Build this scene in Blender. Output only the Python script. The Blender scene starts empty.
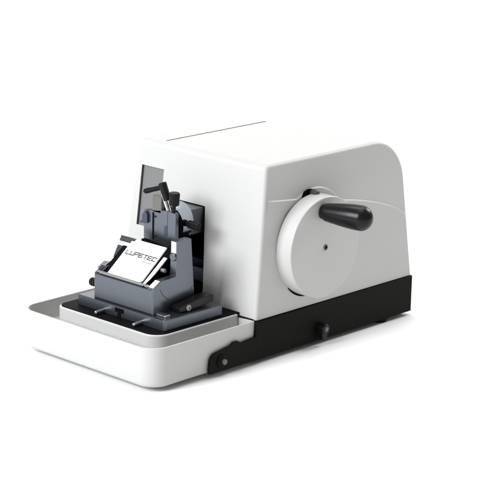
import bpy, bmesh, math, random
from mathutils import Vector, Matrix
random.seed(4)
C = bpy.context.scene
COL = C.collection
R = math.radians
PI = math.pi

# ------------------------------------------------------------------ materials
def mat(name, color, rough=0.4, metal=0.0, spec=0.5, bump=0.0, bscale=400.0, var=0.0, coat=0.0, stretch=None, rvar=0.0):
    m = bpy.data.materials.new(name)
    m.use_nodes = True
    nt = m.node_tree
    b = nt.nodes['Principled BSDF']
    b.inputs['Base Color'].default_value = (*color, 1)
    b.inputs['Roughness'].default_value = rough
    b.inputs['Metallic'].default_value = metal
    b.inputs['Specular IOR Level'].default_value = spec
    b.inputs['Coat Weight'].default_value = coat
    tc = nt.nodes.new('ShaderNodeTexCoord')
    mp = nt.nodes.new('ShaderNodeMapping')
    nt.links.new(tc.outputs['Object'], mp.inputs['Vector'])
    if stretch:
        mp.inputs['Scale'].default_value = stretch
    n = nt.nodes.new('ShaderNodeTexNoise')
    n.inputs['Scale'].default_value = bscale
    n.inputs['Detail'].default_value = 4
    nt.links.new(mp.outputs['Vector'], n.inputs['Vector'])
    if bump > 0:
        bp = nt.nodes.new('ShaderNodeBump')
        bp.inputs['Strength'].default_value = bump
        bp.inputs['Distance'].default_value = 0.0006
        nt.links.new(n.outputs['Fac'], bp.inputs['Height'])
        nt.links.new(bp.outputs['Normal'], b.inputs['Normal'])
    if var > 0:
        n2 = nt.nodes.new('ShaderNodeTexNoise')
        n2.inputs['Scale'].default_value = 22
        n2.inputs['Detail'].default_value = 5
        nt.links.new(mp.outputs['Vector'], n2.inputs['Vector'])
        mx = nt.nodes.new('ShaderNodeMix'); mx.data_type = 'RGBA'
        mx.inputs['A'].default_value = (*[c * (1 - var) for c in color], 1)
        mx.inputs['B'].default_value = (*[min(1, c * (1 + var)) for c in color], 1)
        nt.links.new(n2.outputs['Fac'], mx.inputs['Factor'])
        nt.links.new(mx.outputs['Result'], b.inputs['Base Color'])
    if rvar > 0:
        n3 = nt.nodes.new('ShaderNodeTexNoise')
        n3.inputs['Scale'].default_value = 35
        n3.inputs['Detail'].default_value = 6
        nt.links.new(mp.outputs['Vector'], n3.inputs['Vector'])
        mr = nt.nodes.new('ShaderNodeMapRange')
        mr.inputs['To Min'].default_value = max(0.02, rough - rvar)
        mr.inputs['To Max'].default_value = rough + rvar
        nt.links.new(n3.outputs['Fac'], mr.inputs['Value'])
        nt.links.new(mr.outputs['Result'], b.inputs['Roughness'])
    return m

M = {}
M['cover'] = mat('white_painted_cover', (0.485, 0.483, 0.473), 0.42, bump=0.03, bscale=900, spec=0.35, rvar=0.05)
M['tray'] = mat('white_moulded_plastic', (0.485, 0.483, 0.474), 0.38, bump=0.03, bscale=700, spec=0.4, rvar=0.05)
M['wheel'] = mat('white_wheel_enamel', (0.485, 0.483, 0.473), 0.36, bump=0.02, bscale=700, spec=0.4, rvar=0.05)
M['black'] = mat('black_powder_coat', (0.006, 0.006, 0.0045), 0.6, bump=0.12, bscale=1500, spec=0.08, var=0.15)
M['deck'] = mat('black_deck_rubber', (0.004, 0.004, 0.005), 0.6, bump=0.06, bscale=900, spec=0.05)
M['plastic'] = mat('black_handle_plastic', (0.006, 0.006, 0.007), 0.27, bump=0.02, bscale=900, spec=0.22, rvar=0.05)
M['knob'] = mat('black_knurled_plastic', (0.006, 0.006, 0.006), 0.42, spec=0.14)
M['metal'] = mat('blue_grey_anodised_metal', (0.128, 0.140, 0.162), 0.28, metal=0.9, var=0.03, rvar=0.02)
M['metal_dark'] = mat('dark_blue_steel', (0.06, 0.07, 0.10), 0.4, metal=0.7, bump=0.05, bscale=300, var=0.1)
M['grey_metal'] = mat('grey_satin_metal', (0.30, 0.30, 0.30), 0.38, metal=0.7, bump=0.05, bscale=400, var=0.08)
M['chrome'] = mat('polished_steel', (0.75, 0.76, 0.78), 0.14, metal=1.0, rvar=0.04)
M['collar'] = mat('polished_blue_steel', (0.42, 0.45, 0.50), 0.16, metal=1.0, rvar=0.04)
M['plate'] = mat('white_plate_and_glints', (0.88, 0.88, 0.87), 0.28, spec=0.5)  # white lacquer, also used for painted reflections on the right cheek
M['beige'] = mat('warm_grey_block', (0.13, 0.126, 0.112), 0.5, metal=0.3, bump=0.05, var=0.06)
M['panel'] = mat('grey_smoked_panel', (0.17, 0.17, 0.17), 0.35, spec=0.3, var=0.04)
M['ink'] = mat('dark_grey_print', (0.035, 0.036, 0.04), 0.5)
M['inkl'] = mat('light_grey_print', (0.35, 0.35, 0.37), 0.5)
M['void'] = mat('black_recess_shade', (0.004, 0.004, 0.005), 0.8, spec=0.03)  # flat black in place of the shade inside gaps, slots and the opening
M['pin'] = mat('grey_pin_steel', (0.12, 0.12, 0.12), 0.35, metal=0.6)
M['dkgrey'] = mat('dark_grey_plastic', (0.055, 0.055, 0.055), 0.45)
M['groove'] = mat('brown_grey_seal', (0.10, 0.092, 0.08), 0.7, spec=0.1)
M['ground'] = mat('white_studio_paper', (0.88, 0.88, 0.88), 0.9, spec=0.1, bump=0.02, bscale=600)

# ------------------------------------------------------------------ mesh helpers
def link(name, bm, m, parent=None, smooth=35, wn=True):
    me = bpy.data.meshes.new(name)
    bmesh.ops.recalc_face_normals(bm, faces=bm.faces)
    bm.to_mesh(me); bm.free()
    me.materials.append(m)
    for p in me.polygons: p.use_smooth = True
    me.set_sharp_from_angle(angle=R(smooth))
    o = bpy.data.objects.new(name, me); COL.objects.link(o)
    if parent: o.parent = parent
    if wn:
        w = o.modifiers.new('weighted_normal', 'WEIGHTED_NORMAL'); w.keep_sharp = True
    return o

def join(bm, src):
    me = bpy.data.meshes.new('tmp'); src.to_mesh(me); src.free()
    bm.from_mesh(me); bpy.data.meshes.remove(me)

def bevel_all(bm, w, seg=3, ang=25):
    es = [e for e in bm.edges if len(e.link_faces) == 2 and e.calc_face_angle(0) > R(ang)]
    bmesh.ops.bevel(bm, geom=es, offset=w, segments=seg, profile=0.5, affect='EDGES', clamp_overlap=True)

def box(bm, x0, x1, y0, y1, z0, z1, bev=0.0, mtx=None, seg=3):
    t = bmesh.new()
    bmesh.ops.create_cube(t, size=1)
    for v in t.verts:
        v.co = Vector(((x0 + x1) / 2 + v.co.x * (x1 - x0), (y0 + y1) / 2 + v.co.y * (y1 - y0), (z0 + z1) / 2 + v.co.z * (z1 - z0)))
    if bev: bevel_all(t, bev, seg)
    if mtx: t.transform(mtx)
    join(bm, t)

def prism(bm, pts, axis, a0, a1, bev=0.0, mtx=None, seg=3, ang=25):
    """polygon pts in the plane normal to axis, extruded from a0 to a1"""
    t = bmesh.new()
    def P(p, a):
        if axis == 'x': return (a, p[0], p[1])
        if axis == 'y': return (p[0], a, p[1])
        return (p[0], p[1], a)
    A = [t.verts.new(P(p, a0)) for p in pts]; B = [t.verts.new(P(p, a1)) for p in pts]
    n = len(pts)
    t.faces.new(A); t.faces.new(B[::-1])
    for i in range(n): t.faces.new((A[i], B[i], B[(i + 1) % n], A[(i + 1) % n]))
    bmesh.ops.recalc_face_normals(t, faces=t.faces)
    if bev: bevel_all(t, bev, seg, ang)
    if mtx: t.transform(mtx)
    join(bm, t)

def lathe(bm, p0, d, prof, seg=48, knurl=0.0):
    """prof: list of (t along d, radius), closed at both ends"""
    d = Vector(d).normalized(); p0 = Vector(p0)
    a = d.orthogonal().normalized(); b = d.cross(a)
    t = bmesh.new(); rings = []
    for (s, r) in prof:
        if r <= 1e-6:
            rings.append([t.verts.new(p0 + d * s)])
        else:
            ring = []
            for i in range(seg):
                k = 1.0
                if knurl and i % 2: k = 1 - knurl
                an = 2 * PI * i / seg
                ring.append(t.verts.new(p0 + d * s + (a * math.cos(an) + b * math.sin(an)) * r * k))
            rings.append(ring)
    for r0, r1 in zip(rings, rings[1:]):
        if len(r0) == 1 and len(r1) == 1: continue
        for i in range(seg):
            j = (i + 1) % seg
            if len(r0) == 1: t.faces.new((r0[0], r1[j], r1[i]))
            elif len(r1) == 1: t.faces.new((r0[i], r0[j], r1[0]))
            else: t.faces.new((r0[i], r0[j], r1[j], r1[i]))
    if len(rings[0]) > 1: t.faces.new(rings[0][::-1])
    if len(rings[-1]) > 1: t.faces.new(rings[-1])
    join(bm, t)

def cyl(bm, p0, p1, r0, r1=None, bev=0.0008, seg=40, knurl=0.0):
    r1 = r0 if r1 is None else r1
    p0 = Vector(p0); p1 = Vector(p1); L = (p1 - p0).length
    prof = [(0, r0 - bev)]
    for k in (1, 2, 3): prof.append((bev * (1 - math.cos(k * PI / 6)), r0 - bev + bev * math.sin(k * PI / 6)))
    for k in (3, 2, 1): prof.append((L - bev * (1 - math.cos(k * PI / 6)), r1 - bev + bev * math.sin(k * PI / 6)))
    prof.append((L, r1 - bev))
    lathe(bm, p0, p1 - p0, prof, seg, knurl)

def rpoly(corners, n=8):
    """rounded polygon: corners (u, v, radius) in order"""
    out = []; N = len(corners)
    for i in range(N):
        u, v, r = corners[i]
        p = Vector((u, v)); a = Vector(corners[i - 1][:2]); b = Vector(corners[(i + 1) % N][:2])
        if r <= 0:
            out.append((u, v)); continue
        da = (a - p).normalized(); db = (b - p).normalized()
        half = math.acos(max(-1, min(1, da.dot(db)))) / 2
        L = r / math.tan(half)
        c = p + (da + db).normalized() * (r / math.sin(half))
        s = p + da * L - c; e = p + db * L - c
        a0 = math.atan2(s.y, s.x); a1 = math.atan2(e.y, e.x)
        dl = (a1 - a0 + PI) % (2 * PI) - PI
        for k in range(n + 1):
            t = a0 + dl * k / n
            out.append((c.x + r * math.cos(t), c.y + r * math.sin(t)))
    return out

def cut(o, cutters):
    """apply boolean differences, then weighted normals stay live"""
    for bmc in cutters:
        me = bpy.data.meshes.new('cutter'); bmesh.ops.recalc_face_normals(bmc, faces=bmc.faces); bmc.to_mesh(me); bmc.free()
        c = bpy.data.objects.new('cutter', me); COL.objects.link(c)
        md = o.modifiers.new('bool', 'BOOLEAN'); md.operation = 'DIFFERENCE'; md.solver = 'EXACT'; md.object = c
        mw = [m for m in o.modifiers if m.type == 'WEIGHTED_NORMAL']
        for m in mw: o.modifiers.remove(m)
        dg = bpy.context.evaluated_depsgraph_get(); dg.update()
        new = bpy.data.meshes.new_from_object(o.evaluated_get(dg))
        old = o.data; o.modifiers.clear(); o.data = new; bpy.data.meshes.remove(old)
        bpy.data.objects.remove(c)
    new = o.data
    for p in new.polygons: p.use_smooth = True
    new.set_sharp_from_angle(angle=R(35))
    w = o.modifiers.new('weighted_normal', 'WEIGHTED_NORMAL'); w.keep_sharp = True
    return o

def empty(name, loc=(0, 0, 0)):
    o = bpy.data.objects.new(name, None); COL.objects.link(o); o.location = loc
    o.empty_display_size = 0.05
    return o

def tag(o, label=None, cat=None, kind=None):
    if label: o['label'] = label
    if cat: o['category'] = cat
    if kind: o['kind'] = kind

# ------------------------------------------------------------------ dimensions (metres)
ZB, ZC, ZT = 0.012, 0.0706, 0.2941
FZ = 0.0052      # floor level
W, LEN = 0.287, 0.36
Y1, Y2, DX = 0.0271, 0.3349, 0.0119
H = ZT - ZC
def yfront(z): return Y1 * (z - ZC) / H
def xside(z): return -DX * (z - ZC) / H

root = empty('rotary_microtome')
tag(root, 'white rotary laboratory microtome with a black base, round handwheel and metal specimen head', 'microtome')

# ------------------------------------------------------------------ base
bm = bmesh.new()
prism(bm, rpoly([(-W + 0.002, 0.0, 0.004), (0.003, 0.0, 0.0006), (0.003, LEN + 0.0005, 0.004), (-W + 0.002, LEN + 0.0005, 0.004)]), 'z', ZB, ZC - 0.0012, 0.0008, seg=2)
base = link('base', bm, M['black'], root)

# side bracket reaching forward beside the tray
bm = bmesh.new()
pts = rpoly([(-0.1000, ZB + 0.0003, 0.003), (-0.0975, 0.0405, 0.013), (-0.055, 0.0465, 0.004), (-0.050, 0.0500, 0.003), (-0.040, 0.0500, 0.003),
             (-0.034, 0.0455, 0.004), (-0.0030, 0.0478, 0.0), (-0.0030, 0.0690, 0.001), (0.012, 0.0690, 0.001), (0.012, ZB + 0.0003, 0.0)], 6)
prism(bm, pts, 'x', 0.0006, 0.0045, 0.0007, seg=2)
br = link('side_bracket', bm, M['black'], base)
bm = bmesh.new()
lathe(bm, (0.0045, -0.0742, 0.0275), (1, 0, 0), [(0, 0.0098), (0.0022, 0.0098), (0.003, 0.0088), (0.003, 0.0060)], 40)
link('pivot_collar', bm, M['black'], base)
bm = bmesh.new()
cyl(bm, (0.0050, -0.0735, 0.0275), (0.0115, -0.0735, 0.0275), 0.0043, bev=0.0012)
link('pivot_pin', bm, M['pin'], base)
# locking lever on the base side
bm = bmesh.new()
cyl(bm, (0.003, 0.1385, 0.0315), (0.017, 0.1385, 0.0315), 0.0088, 0.0080, bev=0.0018)
prism(bm, rpoly([(0.1320, 0.0330, 0.003), (0.1455, 0.0330, 0.003), (0.1430, 0.0120, 0.005), (0.1330, 0.0120, 0.005)], 6), 'x', 0.007, 0.0145, 0.0016)
lk = link('locking_lever', bm, M['plastic'], base)
bm = bmesh.new()
cyl(bm, (0.0165, 0.1385, 0.0318), (0.0178, 0.1385, 0.0318), 0.0036, bev=0.0004)
link('lever_screw', bm, M['pin'], base)
for (x, y) in ((-0.0110, 0.2965), (-0.262, 0.2965), (-0.262, 0.03), (-0.03, 0.03)):
    bm = bmesh.new()
    cyl(bm, (x, y, FZ), (x, y, ZB + 0.002), 0.0125, 0.0135, bev=0.0016)
    link('foot', bm, M['black'], base)

# ------------------------------------------------------------------ cover
RIM = 0.0058
def cover_profile(e):
    k = Y1 / H
    c = [(e - 0.000, ZC, 0), (Y1 + e, ZT - e, max(0.0110 - e, 0.003)), (Y2 - e, ZT - e, 0.072 - e), (LEN - e, ZC, 0)]
    return rpoly([(c[0][0], c[0][1], 0), c[1], c[2], (c[3][0], c[3][1], 0)], 20)
bm = bmesh.new()
rings = []
NP = 9
def ring(e, xin, left):
    vs = []
    for (y, z) in cover_profile(e):
        s = xside(z)
        x = (-W - s + xin) if left else (s - xin)
        vs.append(bm.verts.new((x, y, z)))
    return vs
for left in (False, True):
    lst = []
    for k in range(NP + 1):
        ph = PI / 2 * k / NP
        lst.append(ring(RIM * (1 - math.cos(ph)), RIM * (1 - math.sin(ph)), left))
    rings.append(lst)
seq = rings[1][::-1] + rings[0]
n = len(seq[0])
for a, b in zip(seq, seq[1:]):
    for i in range(n):
        j = (i + 1) % n
        bm.faces.new((a[i], a[j], b[j], b[i]))
bm.faces.new(seq[0][::-1]); bm.faces.new(seq[-1])
cover = link('cover', bm, M['cover'], root)
# openings in the cover front
cutters = []
c = bmesh.new()
prism(c, rpoly([(-0.205, 0.0745, 0.018), (-0.1085, 0.0745, 0.020), (-0.1232, 0.2155, 0.002), (-0.202, 0.2155, 0.002)], 10), 'y', -0.06, 0.12)
cutters.append(c)
def tilt(depth):     # frame lying on the sloping front
    a = math.atan2(Y1, H)
    return Matrix.Translation((0, 0, ZC)) @ Matrix.Rotation(-a, 4, 'X')
c = bmesh.new()
WIN = [(-0.2625, 0.0925), (-0.2150, 0.0925), (-0.2150, 0.1850), (-0.2625, 0.1850)]
prism(c, [(x, z) for x, z in WIN], 'y', -0.02, 0.0055, mtx=tilt(0))
cutters.append(c)
c = bmesh.new()          # thin groove along the top
box(c, -0.2291, -0.2248, 0.0386, 0.2594, ZT - 0.003, ZT + 0.01)
cutters.append(c)
cut(cover, cutters)
bm = bmesh.new()
box(bm, -0.2292, -0.2247, 0.0385, 0.2595, ZT - 0.0045, ZT - 0.0003)
link('top_groove', bm, M['groove'], cover)
bm = bmesh.new()
prism(bm, [(-0.2624, 0.0926), (-0.2151, 0.0926), (-0.2151, 0.1849), (-0.2624, 0.1849)], 'y', 0.0038, 0.0070, mtx=tilt(0))
win = link('window_panel', bm, M['panel'], cover)
bm = bmesh.new()
box(bm, -0.26245, -0.2616, 0.0006, 0.0038, 0.0927, 0.1848, mtx=tilt(0))
link('window_edge', bm, M['dkgrey'], cover)
# black shell (five-sided tray) added so the big opening's inside reads as shade
bm = bmesh.new()
op = rpoly([(-0.205, 0.0745, 0.018), (-0.1085, 0.0745, 0.020), (-0.1232, 0.2155, 0.002), (-0.202, 0.2155, 0.002)], 10)
cx, cz = -0.16, 0.145
f1 = [bm.verts.new((cx + (x - cx) * 0.992, yfront(z) + 0.0035, cz + (z - cz) * 0.992)) for x, z in op]
f2 = [bm.verts.new((cx + (x - cx) * 0.992, 0.1185, cz + (z - cz) * 0.992)) for x, z in op]
m = len(op)
for i in range(m):
    j = (i + 1) % m
    bm.faces.new((f1[i], f1[j], f2[j], f2[i]))
bm.faces.new(f2)
link('opening_shade', bm, M['void'], cover)

# raised seam line on the handwheel side: a low chamfered lip that follows the lower shell
def seam_curve():
    pts = []
    ctrl = [(0.0285, 0.2418), (0.05, 0.2392), (0.084, 0.2358)]
    pts += ctrl
    # bump round the wheel
    bc, brad = (0.1295, 0.1735), 0.0727
    a0, a1 = math.atan2(0.2355 - bc[1], 0.0915 - bc[0]), math.atan2(0.2190 - bc[1], 0.1845 - bc[0])
    for k in range(0, 25):
        t = a0 + (a1 - a0) * k / 24
        pts.append((bc[0] + brad * math.cos(t), bc[1] + brad * math.sin(t)))
    tail = [(0.198, 0.2165), (0.22, 0.2130), (0.25, 0.2065), (0.28, 0.1985), (0.305, 0.1905), (0.322, 0.1840), (0.333, 0.1775), (0.339, 0.1725), (0.3425, 0.1680)]
    return pts + tail
def chaikin(p, it=2):
    for _ in range(it):
        q = [p[0]]
        for a, b in zip(p, p[1:]):
            q.append((a[0] * .75 + b[0] * .25, a[1] * .75 + b[1] * .25)); q.append((a[0] * .25 + b[0] * .75, a[1] * .25 + b[1] * .75))
        q.append(p[-1]); p = q
    return p
sc = chaikin(seam_curve(), 2)
bm = bmesh.new(); prev = None
# cross-section: (offset along the upward normal, height above the surface)
sec = [(0.0016, -0.0006), (0.0012, 0.0000), (0.0, 0.0012), (-0.0008, 0.0018), (-0.0016, 0.0018), (-0.010, 0.0010), (-0.0250, -0.0004)]
for i, (y, z) in enumerate(sc):
    a = Vector(sc[max(i - 1, 0)]); b = Vector(sc[min(i + 1, len(sc) - 1)])
    t = (b - a).normalized(); nn = Vector((-t.y, t.x))
    row = []
    for (o_, h_) in sec:
        yy, zz = y + nn.x * o_, z + nn.y * o_
        fade = 1.0
        if i < 4: fade = i / 4
        if i > len(sc) - 5: fade = (len(sc) - 1 - i) / 4
        row.append(bm.verts.new((xside(zz) + h_ * (0.2 + 0.8 * fade), yy, zz)))
    if prev:
        for q in range(len(sec) - 1): bm.faces.new((prev[q], prev[q + 1], row[q + 1], row[q]))
    prev = row
link('seam_lip', bm, M['cover'], cover, smooth=60)

# ------------------------------------------------------------------ handwheel
WY, WZ, WR, WX = 0.1209, 0.1637, 0.0765, 0.0245
bm = bmesh.new()
prof = [(-0.006, WR - 0.002), (-0.0045, WR - 0.0006), (-0.003, WR), (0.010, WR)]
bv = 0.0022
for k in range(7):
    a = k * PI / 12
    prof.append((WX - bv + bv * math.sin(a), WR - bv + bv * math.cos(a)))
prof += [(WX, WR - 0.006), (WX - 0.0001, 0.004), (WX - 0.0001, 0.0)]
prof = [(-0.006, 0.0)] + prof
lathe(bm, (0, WY, WZ), (1, 0, 0), prof, 160)
wheel = link('handwheel', bm, M['wheel'], root, smooth=30)
# hub screw: ring with a dark socket
bm = bmesh.new()
lathe(bm, (WX, WY + 0.0002, WZ), (1, 0, 0), [(-0.001, 0.0047), (0.0004, 0.0047), (0.0008, 0.0042), (0.0008, 0.0028), (0.0001, 0.0026), (0.0001, 0)], 32)
hs = link('hub_screw', bm, M['pin'], wheel)
bm = bmesh.new()
cyl(bm, (WX + 0.00005, WY + 0.0002, WZ), (WX + 0.0006, WY + 0.0002, WZ), 0.0027, bev=0.0001, seg=6)
link('screw_socket', bm, M['void'], wheel)
# crank handle
bm = bmesh.new()
d = Vector((1, 0.22, -0.005)).normalized()
hl = 0.0775
prof = [(-0.004, 0.0), (-0.004, 0.0108), (0.0, 0.0118), (0.0015, 0.0128), (0.004, 0.0136), (0.012, 0.0147), (0.022, 0.0160), (0.034, 0.0174), (0.044, 0.0183), (0.052, 0.0187)]
er = 0.0188
for k in range(1, 13):
    a = PI / 2 * k / 12
    prof.append((hl - er * 0.98 + er * 0.98 * math.sin(a), max(er * math.cos(a), 0)))
prof[-1] = (hl, 0)
lathe(bm, (WX + 0.0035, 0.1128, 0.2195), d, prof, 64)
link('crank_handle', bm, M['plastic'], wheel, smooth=50)
# black crescents painting the shaded gap behind the wheel, and the locking button
def crescent(bm, a0, a1, thick, n=24, h=0.0006):
    o0 = []; i0 = []
    for k in range(n + 1):
        t = R(a0 + (a1 - a0) * k / n)
        w_ = thick * math.sin(PI * k / n) ** 0.6
        for lst, rr in ((i0, WR - 0.004), (o0, WR + 0.0006 + w_)):
            y, z = WY + rr * math.cos(t), WZ + rr * math.sin(t)
            lst.append((y, z))
    pts = i0 + o0[::-1]
    t_ = bmesh.new()
    A = [t_.verts.new((xside(z) + h, y, z)) for y, z in pts]; B = [t_.verts.new((xside(z) - 0.004, y, z)) for y, z in pts]
    N = len(pts)
    for k in range(n): 
        t_.faces.new((A[k], A[k + 1], A[N - 2 - k], A[N - 1 - k])); t_.faces.new((B[k + 1], B[k], B[N - 1 - k], B[N - 2 - k]))
    for k in range(N): t_.faces.new((A[k], B[k], B[(k + 1) % N], A[(k + 1) % N]))
    join(bm, t_)
bm = bmesh.new(); crescent(bm, 80, 105, 0.0058, h=0.0030)
link('wheel_gap_shade', bm, M['void'], cover)
bm = bmesh.new(); crescent(bm, 228, 262, 0.0024)
link('wheel_gap_shade', bm, M['void'], cover)
bm = bmesh.new()
cyl(bm, (-0.010, 0.1225, 0.2400), (0.0050, 0.1225, 0.2400), 0.0058, 0.0054, bev=0.0020)
link('wheel_lock_button', bm, M['dkgrey'], cover)

# ------------------------------------------------------------------ front deck (white pedestal, black top)
DZ = 0.0766
ped = rpoly([(-0.243, -0.171, 0.016), (-0.030, -0.171, 0.026), (-0.030, -0.0050, 0.0), (-0.243, -0.0050, 0.0)], 12)
bm = bmesh.new()
prism(bm, ped, 'z', 0.0394, DZ - 0.0012, 0.0022, seg=4, ang=60)
deck = link('front_deck', bm, M['tray'], root)
pin = rpoly([(-0.2405, -0.1685, 0.0145), (-0.0325, -0.1685, 0.0238), (-0.0325, -0.0002, 0.0), (-0.2405, -0.0002, 0.0)], 12)
bm = bmesh.new()
prism(bm, pin, 'z', DZ - 0.003, DZ, 0.0004, seg=2, ang=60)
link('deck_plate', bm, M['deck'], deck)

bm = bmesh.new()
prism(bm, [(-0.0328, -0.0075), (-0.0328, -0.0003), (-0.0030, -0.0003), (-0.0180, -0.0045)], 'z', 0.0712, 0.0722, 0.0002, seg=2)
link('deck_apron', bm, M['deck'], deck)

# ------------------------------------------------------------------ waste tray (lifts away): top-level
tr = empty('waste_tray', (-0.136, -0.11, 0))
tag(tr, 'shallow white plastic tray with rounded corners wrapped around the front of the microtome', 'tray')
TX0, TX1, TY0, TY1 = -0.2840, -0.0002, -0.2064, -0.0012
def trayring(e): 
    rr = lambda r: max(r - e, 0.0015)
    return rpoly([(TX0 + e, TY0 + e, rr(0.030)), (TX1 - e, TY0 + e, rr(0.030)), (TX1 - e, TY1 - e, rr(0.002)), (TX0 + e, TY1 - e, rr(0.005))], 14)
bm = bmesh.new()
levels = []
zt_ = ZC
# outside from bottom up, lip, then inside down
for e, z in ((0.0072, ZB), (0.0044, ZB + 0.0006), (0.0024, ZB + 0.0022), (0.0015, ZB + 0.0048), (0.0012, ZB + 0.008), (0.0004, zt_ - 0.010), (0.0000, zt_ - 0.0012), (0.0003, zt_ - 0.0004), (0.0010, zt_),
             (0.0026, zt_), (0.0032, zt_ - 0.0004), (0.0035, zt_ - 0.0012), (0.0042, 0.0460), (0.0052, 0.0418), (0.0075, 0.0398), (0.0105, 0.0392)):
    levels.append([bm.verts.new((x, y, z)) for x, y in trayring(e)])
m = len(levels[0])
for a, b in zip(levels, levels[1:]):
    for i in range(m):
        j = (i + 1) % m
        bm.faces.new((a[i], a[j], b[j], b[i]))
bm.faces.new(levels[0][::-1]); bm.faces.new(levels[-1])
bmesh.ops.translate(bm, verts=bm.verts, vec=(0.136, 0.11, 0))
shell = link('tray_shell', bm, M['tray'], tr)
# ------------------------------------------------------------------ knife holder
SZ = 0.0926
bm = bmesh.new()
prism(bm, rpoly([(-0.2190, -0.1470, 0.001), (-0.0385, -0.1470, 0.004), (-0.0385, -0.030, 0.0), (-0.2190, -0.030, 0.0)], 5), 'z', DZ, SZ, 0.0015, ang=40)
kh = link('knife_holder', bm, M['metal'], root)
# dark T-shaped slot in the slab front
bm = bmesh.new()
box(bm, -0.1400, -0.1220, -0.1476, -0.140, 0.0840, 0.0905)
box(bm, -0.1345, -0.1275, -0.1474, -0.140, 0.0768, 0.0842)
link('clamp_slot', bm, M['void'], kh)
for x in (-0.1635, -0.0845):
    bm = bmesh.new()
    cyl(bm, (x, -0.144, 0.0815), (x, -0.1640, 0.0800), 0.0024, 0.0028, bev=0.0008, seg=24)
    link('clamp_pin', bm, M['chrome'], kh)
# carriage block with stepped cheek profile
HX0, HX1 = -0.191, -0.0693
bm = bmesh.new()
box(bm, HX0, HX1, -0.1407, -0.060, SZ, 0.1295, 0.0014)
cb = link('carriage', bm, M['metal'], kh)
prof_r = rpoly([(-0.1400, SZ, 0), (-0.1400, 0.1316, 0.0), (-0.1255, 0.1400, 0.001), (-0.0960, 0.1412, 0.001), (-0.0940, 0.1925, 0.001), (-0.0660, 0.1925, 0.001), (-0.0580, 0.1020, 0.002), (-0.0560, SZ, 0)], 4)
bm = bmesh.new()
prism(bm, prof_r, 'x', -0.0805, -0.0683, 0.0014, ang=15)
link('side_cheek', bm, M['metal'], kh)
prof_l = rpoly([(-0.1400, SZ, 0), (-0.1400, 0.1300, 0.0), (-0.1255, 0.1390, 0.001), (-0.0960, 0.1402, 0.001), (-0.0940, 0.1480, 0.001), (-0.0660, 0.1480, 0.001), (-0.0580, 0.1020, 0.002), (-0.0560, SZ, 0)], 4)
bm = bmesh.new()
prism(bm, prof_l, 'x', -0.1915, -0.1795, 0.0009, ang=15)
link('side_cheek', bm, M['metal'], kh)
# white slab painting the reflection off the right cheek's front chamfer
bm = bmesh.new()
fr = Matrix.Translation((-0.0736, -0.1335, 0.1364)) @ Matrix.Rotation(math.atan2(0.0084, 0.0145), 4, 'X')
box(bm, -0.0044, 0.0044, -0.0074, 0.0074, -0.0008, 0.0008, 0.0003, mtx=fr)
link('chamfer_glint', bm, M['plate'], kh)
# engraved arc of the clearance-angle segment: thin dark line let into the cheek
bm = bmesh.new(); prev = None
ay, az, ar = -0.0925, 0.1445, 0.0385
for k in range(29):
    t = R(205 + (325 - 205) * k / 28)
    row = [bm.verts.new((-0.0683 + h, ay + rr * math.cos(t), az + rr * math.sin(t))) for rr, h in ((ar - 0.0007, -0.0004), (ar - 0.0007, 0.00012), (ar + 0.0007, 0.00012), (ar + 0.0007, -0.0004))]
    if prev:
        for q in range(3): bm.faces.new((prev[q], prev[q + 1], row[q + 1], row[q]))
    prev = row
link('segment_line', bm, M['metal_dark'], kh)
# small round boss near the top of the right cheek
bm = bmesh.new()
cyl(bm, (-0.0745, -0.0935, 0.1690), (-0.0745, -0.0975, 0.1690), 0.0058, bev=0.001)
link('pivot_boss', bm, M['metal'], kh)
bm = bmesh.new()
box(bm, -0.0795, -0.0700, -0.0950, -0.0935, 0.1750, 0.1912, 0.0004)  # white slab stands in for the cheek's upper front face reflecting
link('cheek_glint', bm, M['plate'], kh)
# black knife block (wedge) under the plate
PB = Vector((-0.1703, -0.135, 0.1325)); EV = Vector((0, 0.0535, 0.0405)).normalized(); EN = Vector((1, 0, 0)).cross(EV)
def pl(v, n_): 
    q = EV * v + EN * n_
    return (PB.y + q.y, PB.z + q.z)
bm = bmesh.new()
prism(bm, [(-0.1385, 0.1302), pl(-0.001, -0.0030), pl(0.068, -0.0030), (-0.0720, 0.1640), (-0.0700, 0.1290)], 'x', -0.1845, -0.0900, 0.0006)
link('knife_block', bm, M['deck'], kh)
# black upright at the right behind the plate
bm = bmesh.new()
box(bm, -0.1040, -0.0855, -0.0780, -0.0660, 0.135, 0.1770, 0.0010)
up = link('knife_clamp', bm, M['deck'], kh)
bm = bmesh.new()
cyl(bm, (-0.0858, -0.0775, 0.1600), (-0.0858, -0.0830, 0.1600), 0.0028, bev=0.0005, seg=24)
link('clamp_screw', bm, M['chrome'], kh)
bm = bmesh.new()
cyl(bm, (-0.0905, -0.1030, 0.1480), (-0.0830, -0.1030, 0.1480), 0.0030, bev=0.0006, seg=24)
cs = link('clamp_screw', bm, M['grey_metal'], kh)
bm = bmesh.new()
box(bm, -0.0895, -0.0845, -0.0840, -0.0775, 0.1420, 0.1485, 0.0006)
link('clamp_stop', bm, M['grey_metal'], kh)
bm = bmesh.new()      # dark floor of the recess between block and cheek
box(bm, -0.0902, -0.0800, -0.1250, -0.0750, 0.1285, 0.1335, 0.0003)
link('recess_floor', bm, M['deck'], kh)
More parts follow.
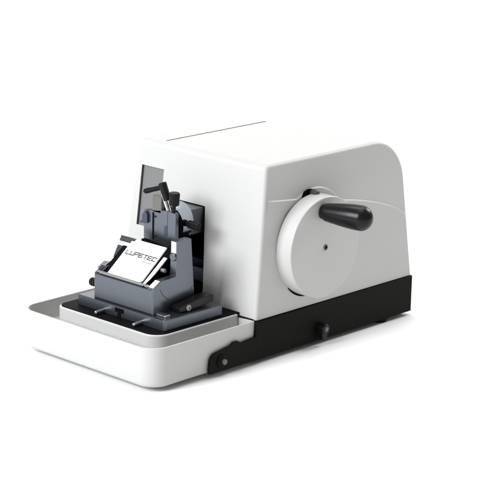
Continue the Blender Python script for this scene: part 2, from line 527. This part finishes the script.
# front plate frame
F = Matrix(((1, EV.x, EN.x, PB.x), (0, EV.y, EN.y, PB.y), (0, EV.z, EN.z, PB.z), (0, 0, 0, 1)))
bm = bmesh.new()
prism(bm, rpoly([(0.0, 0.0, 0.0015), (0.0655, 0.0, 0.0015), (0.0700, 0.0045, 0.001), (0.0672, 0.0690, 0.001), (-0.0020, 0.0685, 0.001)], 4), 'z', -0.0022, 0.0002, 0.0005, mtx=F, ang=40)
pp = link('pressure_plate', bm, M['plate'], kh)
bm = bmesh.new()        # narrow guard strip beside it
box(bm, 0.0728, 0.0796, -0.001, 0.0530, -0.0032, -0.0010, 0.0005, mtx=F)
link('guard_strip', bm, M['plate'], kh)
bm = bmesh.new()        # knife blade edge peeking over the plate, and grey tab on the left
box(bm, -0.0020, 0.0700, 0.0585, 0.0650, -0.0085, -0.0060, 0.0004, mtx=F)
link('knife_blade', bm, M['chrome'], kh)
bm = bmesh.new()
prism(bm, [(-0.1180, 0.1290), (-0.1035, 0.1370), (-0.0920, 0.1352), (-0.1000, 0.1290)], 'x', -0.2110, -0.1915, 0.0006)
link('clamp_tab', bm, M['grey_metal'], kh)
# steep grey backing plate behind, with a white band
dv = Vector((0, 0.0133, 0.0245)).normalized(); dn = Vector((1, 0, 0)).cross(dv)
BK = Matrix(((1, dv.x, dn.x, 0), (0, dv.y, dn.y, -0.082), (0, dv.z, dn.z, 0.1752), (0, 0, 0, 1)))
bm = bmesh.new()
box(bm, -0.1968, -0.1660, -0.0345, 0.0, -0.0030, 0.0, 0.0004, mtx=BK)
bk = link('backing_plate', bm, M['metal'], kh)
bm = bmesh.new()
box(bm, -0.1980, -0.1670, -0.0150, -0.0088, -0.0020, 0.0007, 0.0003, mtx=BK)
link('backing_band', bm, M['plate'], kh)
# steel rod along the front edge of the carriage and the knob at its left end
bm = bmesh.new()
cyl(bm, (-0.1885, -0.1365, 0.1318), (-0.0805, -0.1365, 0.1318), 0.0023, bev=0.0008, seg=28)
link('clamp_rod', bm, M['grey_metal'], kh)
bm = bmesh.new()
lathe(bm, (-0.1915, -0.131, 0.1115), (-1, 0, 0), [(0, 0.0035), (0.002, 0.0035), (0.002, 0.0055), (0.003, 0.0064), (0.015, 0.0064), (0.0165, 0.0055), (0.0165, 0)], 36, 0.06)
link('knife_knob', bm, M['knob'], kh)
# clamp lever on the slab at the right
bm = bmesh.new()
prism(bm, rpoly([(-0.1060, 0.0935, 0.001), (-0.1080, 0.1015, 0.003), (-0.060, 0.1085, 0.002), (-0.0385, 0.1085, 0.002), (-0.0385, 0.0985, 0.001), (-0.072, 0.0935, 0.0)], 4), 'x', -0.0660, -0.0480, 0.0012)
cl = link('clamp_lever', bm, M['plastic'], kh)
bm = bmesh.new()
lathe(bm, (-0.0482, -0.0905, 0.0985), (1, 0, 0), [(0, 0.0046), (0.0016, 0.0046), (0.0022, 0.0040), (0.0022, 0.0026), (0.0009, 0.0024), (0.0009, 0)], 28)
link('lever_bolt', bm, M['grey_metal'], kh)
bm = bmesh.new()
box(bm, -0.0720, -0.0480, -0.1365, -0.1265, SZ, SZ + 0.0032, 0.0008)
link('clamp_tongue', bm, M['chrome'], kh)

# ------------------------------------------------------------------ specimen head
SH0, SH1 = -0.1770, -0.1108
bm = bmesh.new()
box(bm, -0.1720, -0.1255, -0.012, 0.100, 0.1755, 0.2140, 0.0012)
head = link('specimen_head', bm, M['metal'], root)
bm = bmesh.new()
box(bm, -0.198, -0.122, 0.018, 0.055, 0.0985, 0.1190, 0.001)
link('slide_block', bm, M['metal_dark'], head)
# round swivel collar
bm = bmesh.new()
cyl(bm, (-0.1455, -0.0400, 0.1975), (-0.1455, -0.0100, 0.1975), 0.0268, bev=0.0012, seg=96)
link('swivel_collar', bm, M['collar'], head)
bm = bmesh.new()
cyl(bm, (-0.1400, -0.0492, 0.1945), (-0.1400, -0.0360, 0.1945), 0.0262, bev=0.0006, seg=80)  # solid black disc stands in for the shadowed gap behind the clamp block
link('collar_gap_shade', bm, M['void'], head)
# front clamp block
bm = bmesh.new()
prism(bm, rpoly([(SH0, 0.1700, 0.002), (-0.150, 0.1680, 0.001), (-0.124, 0.1640, 0.002), (SH1, 0.1640, 0.003), (SH1, 0.2185, 0.003), (-0.1275, 0.2205, 0.002), (SH0, 0.2135, 0.003)], 4), 'y', -0.0560, -0.0490, 0.0010, ang=40)
fb = link('clamp_block', bm, M['metal'], head)
bm = bmesh.new()      # vertical dovetail slot
box(bm, -0.1585, -0.1548, -0.0564, -0.050, 0.1715, 0.2125, 0.0003)
link('dovetail_slot', bm, M['void'], head)
bm = bmesh.new()
box(bm, -0.1272, -0.1267, -0.0563, -0.055, 0.196, 0.2195)
link('panel_joint', bm, M['metal_dark'], head)
bm = bmesh.new()
t = rpoly([(-0.1335, 0.1812, 0.0028), (-0.1272, 0.1812, 0.0028), (-0.1272, 0.1975, 0.0028), (-0.1335, 0.1975, 0.0028)], 6)
prism(bm, t, 'y', -0.0564, -0.050)
link('oval_slot', bm, M['metal_dark'], head)
for (x, z) in ((-0.1530, 0.2070), (-0.1525, 0.1775)):
    bm = bmesh.new()
    cyl(bm, (x + 0.001, -0.0555, z), (x + 0.001, -0.0566, z), 0.0019, bev=0.0003, seg=20)
    link('block_screw', bm, M['knob'], head)
bm = bmesh.new()      # lower jaw
prism(bm, rpoly([(SH0 - 0.002, 0.1655, 0.001), (-0.150, 0.1600, 0.001), (-0.128, 0.1575, 0.001), (-0.128, 0.1625, 0.001), (-0.150, 0.1650, 0.001), (SH0 - 0.002, 0.1690, 0.001)], 3), 'y', -0.0585, -0.043, 0.0004, ang=40)
link('lower_jaw', bm, M['deck'], head)
bm = bmesh.new()      # dark catch at left of the block
prism(bm, rpoly([(-0.1770, 0.1930, 0.001), (-0.1660, 0.1950, 0.001), (-0.1660, 0.2070, 0.001), (-0.1705, 0.2130, 0.001), (-0.1770, 0.2060, 0.001)], 3), 'y', -0.0595, -0.050, 0.0006)
box(bm, -0.1835, -0.1755, -0.058, -0.053, 0.1925, 0.1955, 0.0008)
link('jaw_catch', bm, M['metal_dark'], head)
# warm grey stop block on top
bm = bmesh.new()
box(bm, -0.1590, -0.1405, -0.0560, -0.0460, 0.2130, 0.2385, 0.0010)
link('stop_block', bm, M['beige'], head)
# right-hand adjusting knob
bm = bmesh.new()
lathe(bm, (-0.1240, -0.030, 0.1995), (1, 0, 0.00), [(0, 0.0050), (0.0085, 0.0050), (0.0085, 0.0036), (0.0150, 0.0036), (0.0150, 0.0054), (0.0160, 0.0061), (0.0335, 0.0058), (0.0352, 0.0049), (0.0352, 0)], 44, 0.07)
link('adjusting_knob', bm, M['knob'], head)
# top knob
bm = bmesh.new()
lathe(bm, (-0.1190, -0.052, 0.2175), (0.06, 0, 1), [(0, 0.0030), (0.012, 0.0030), (0.012, 0.0066), (0.0130, 0.0074), (0.0290, 0.0080), (0.0310, 0.0070), (0.0310, 0)], 44, 0.05)
link('top_knob', bm, M['knob'], head)
# clamping lever: metal pivot, hub, tapered grip
bm = bmesh.new()
cyl(bm, (-0.1270, -0.0520, 0.2160), (-0.1400, -0.0520, 0.2430), 0.0034, 0.0040, bev=0.0006, seg=28)
lv = link('lever_pivot', bm, M['chrome'], head)
bm = bmesh.new()
ax = Vector((-0.0130, 0, 0.0270)).normalized()
c0 = Vector((-0.1310, -0.0525, 0.2345))
cyl(bm, c0, c0 + ax * 0.0270, 0.0058, 0.0062, bev=0.0014, seg=36)
link('lever_hub', bm, M['knob'], head)
bm = bmesh.new()
g0 = c0 + ax * 0.0205
lathe(bm, g0, Vector((-0.0330, -0.0060, -0.0115)), [(0, 0.0), (0, 0.0040), (0.008, 0.0036), (0.020, 0.0036), (0.030, 0.0042), (0.034, 0.0038), (0.036, 0.0026), (0.0368, 0.0)], 32)
link('lever_grip', bm, M['knob'], head, smooth=50)

# ------------------------------------------------------------------ lettering on the plate
S = 0.0017         # stroke width
def strokes(bm, lines, ox, oy, w, h, sw):
    for (a, b, c_, d_) in lines:
        x0, y0, x1, y1 = ox + a * w, oy + b * h, ox + c_ * w, oy + d_ * h
        if abs(y0 - y1) < 1e-9: box(bm, min(x0, x1) - sw / 2, max(x0, x1) + sw / 2, y0 - sw / 2, y0 + sw / 2, -0.0002, 0.00035, mtx=F)
        else: box(bm, x0 - sw / 2, x0 + sw / 2, min(y0, y1) - sw / 2, max(y0, y1) + sw / 2, -0.0002, 0.0003 + 0.00001 * a, mtx=F)
G = {'L': [(0, 0, 0, 1), (0, 0, 1, 0)],
     'U': [(0, 0, 0, 1), (0, 0, 1, 0), (1, 0, 1, 1)],
     'P': [(0, 0, 0, 1), (0, 1, 1, 1), (1, .45, 1, 1), (0.3, .45, 1, .45)],
     'E': [(0, 0, 0, 1), (0, 1, 1, 1), (0, .5, .9, .5), (0, 0, 1, 0)],
     'T': [(0, 1, 1, 1), (.5, 0, .5, 1)],
     'C': [(0, 0, 0, 1), (0, 1, 1, 1), (0, 0, 1, 0)]}
bm = bmesh.new()
for i, ch in enumerate('LUPETEC'):
    strokes(bm, G[ch], 0.0040 + i * 0.0090, 0.0408, 0.0066, 0.0062, S)
link('lettering', bm, M['ink'], kh, wn=False)
bm = bmesh.new()
x = 0.0425
for k in range(9):
    w_ = random.uniform(0.0012, 0.0020)
    box(bm, x, x + w_, 0.0345, 0.0357, -0.0002, 0.0004, mtx=F); x += w_ + 0.0008
link('small_lettering', bm, M['ink'], kh, wn=False)

# ------------------------------------------------------------------ ground: white studio sweep
bm = bmesh.new()
# one sheet of paper: flat towards the camera, curving up behind the machine
fd = Vector((-0.68, 0.733)).normalized(); sd = Vector((fd.y, -fd.x))
path = [(-2.2, 0.0), (-1.0, 0.0), (0.0, 0.0), (1.0, 0.0), (1.8, 0.0)]
for k in range(1, 17):
    a = R(80) * k / 16
    path.append((1.8 + 1.3 * math.sin(a), 1.3 * (1 - math.cos(a))))
path.append((path[-1][0] + 0.20, path[-1][1] + 1.13))
prev = None
for (f_, z_) in path:
    row = [bm.verts.new((fd.x * f_ + sd.x * q, fd.y * f_ + sd.y * q, z_)) for q in (-2.6, -1.2, 0, 1.2, 2.6)]
    if prev:
        for i in range(4): bm.faces.new((prev[i], prev[i + 1], row[i + 1], row[i]))
    prev = row
g = link('floor', bm, M['ground'], None, wn=False); g.location.z = FZ
tag(g, kind='structure')

# ------------------------------------------------------------------ light
w = bpy.data.worlds.new('World'); C.world = w; w.use_nodes = True
bg = w.node_tree.nodes['Background']
bg.inputs['Color'].default_value = (1.0, 0.99, 0.97, 1); bg.inputs['Strength'].default_value = 0.34
def area(name, loc, target, sx, sy, power, col=(1, 1, 1)):
    l = bpy.data.lights.new(name, 'AREA'); l.shape = 'RECTANGLE'; l.size = sx; l.size_y = sy; l.energy = power; l.color = col
    o = bpy.data.objects.new(name, l); COL.objects.link(o)
    o.location = loc
    o.rotation_euler = (Vector(target) - Vector(loc)).to_track_quat('-Z', 'Y').to_euler()
    return o
area('overhead_softbox', (0.05, 0.1, 3.0), (0.05, 0.1, 0), 1.8, 1.8, 27)
area('key_softbox', (-0.62, -2.9, 1.75), (-0.15, 0.0, 0.1), 1.7, 1.5, 156, (0.955, 0.98, 1.0))
area('rear_fill', (0.35, 3.0, 2.1), (0.1, 0.5, 0), 1.2, 1.2, 62)  # added out-of-view fill, lifts the floor shadow behind and to the right
area('backdrop_fill', (-1.0, 1.3, 3.0), (-1.7, 1.9, 0.5), 2.5, 1.0, 55)  # added out-of-view lamp that keeps the sweep white

# ------------------------------------------------------------------ camera
cam = bpy.data.cameras.new('camera'); co = bpy.data.objects.new('camera', cam); COL.objects.link(co)
fw = Vector((-0.65534339, 0.7071691, -0.26539954)); rt = Vector((0.72898674, 0.68414562, 0.02287118)); upv = Vector((-0.19774573, 0.17848427, 0.96386721))
mtx = Matrix((( rt.x, upv.x, -fw.x, 1.84722457), (rt.y, upv.y, -fw.y, -2.0090825), (rt.z, upv.z, -fw.z, 0.92815262), (0, 0, 0, 1)))
co.matrix_world = mtx
cam.sensor_width = 36; cam.lens = 36 * 1976.7348 / 500
cam.clip_start = 0.05; cam.clip_end = 200
C.camera = co
C.view_settings.view_transform = 'Standard'; C.view_settings.look = 'None'
C.view_settings.exposure = 0.0; C.view_settings.gamma = 1.0
C.render.resolution_x = 1024; C.render.resolution_y = 1024
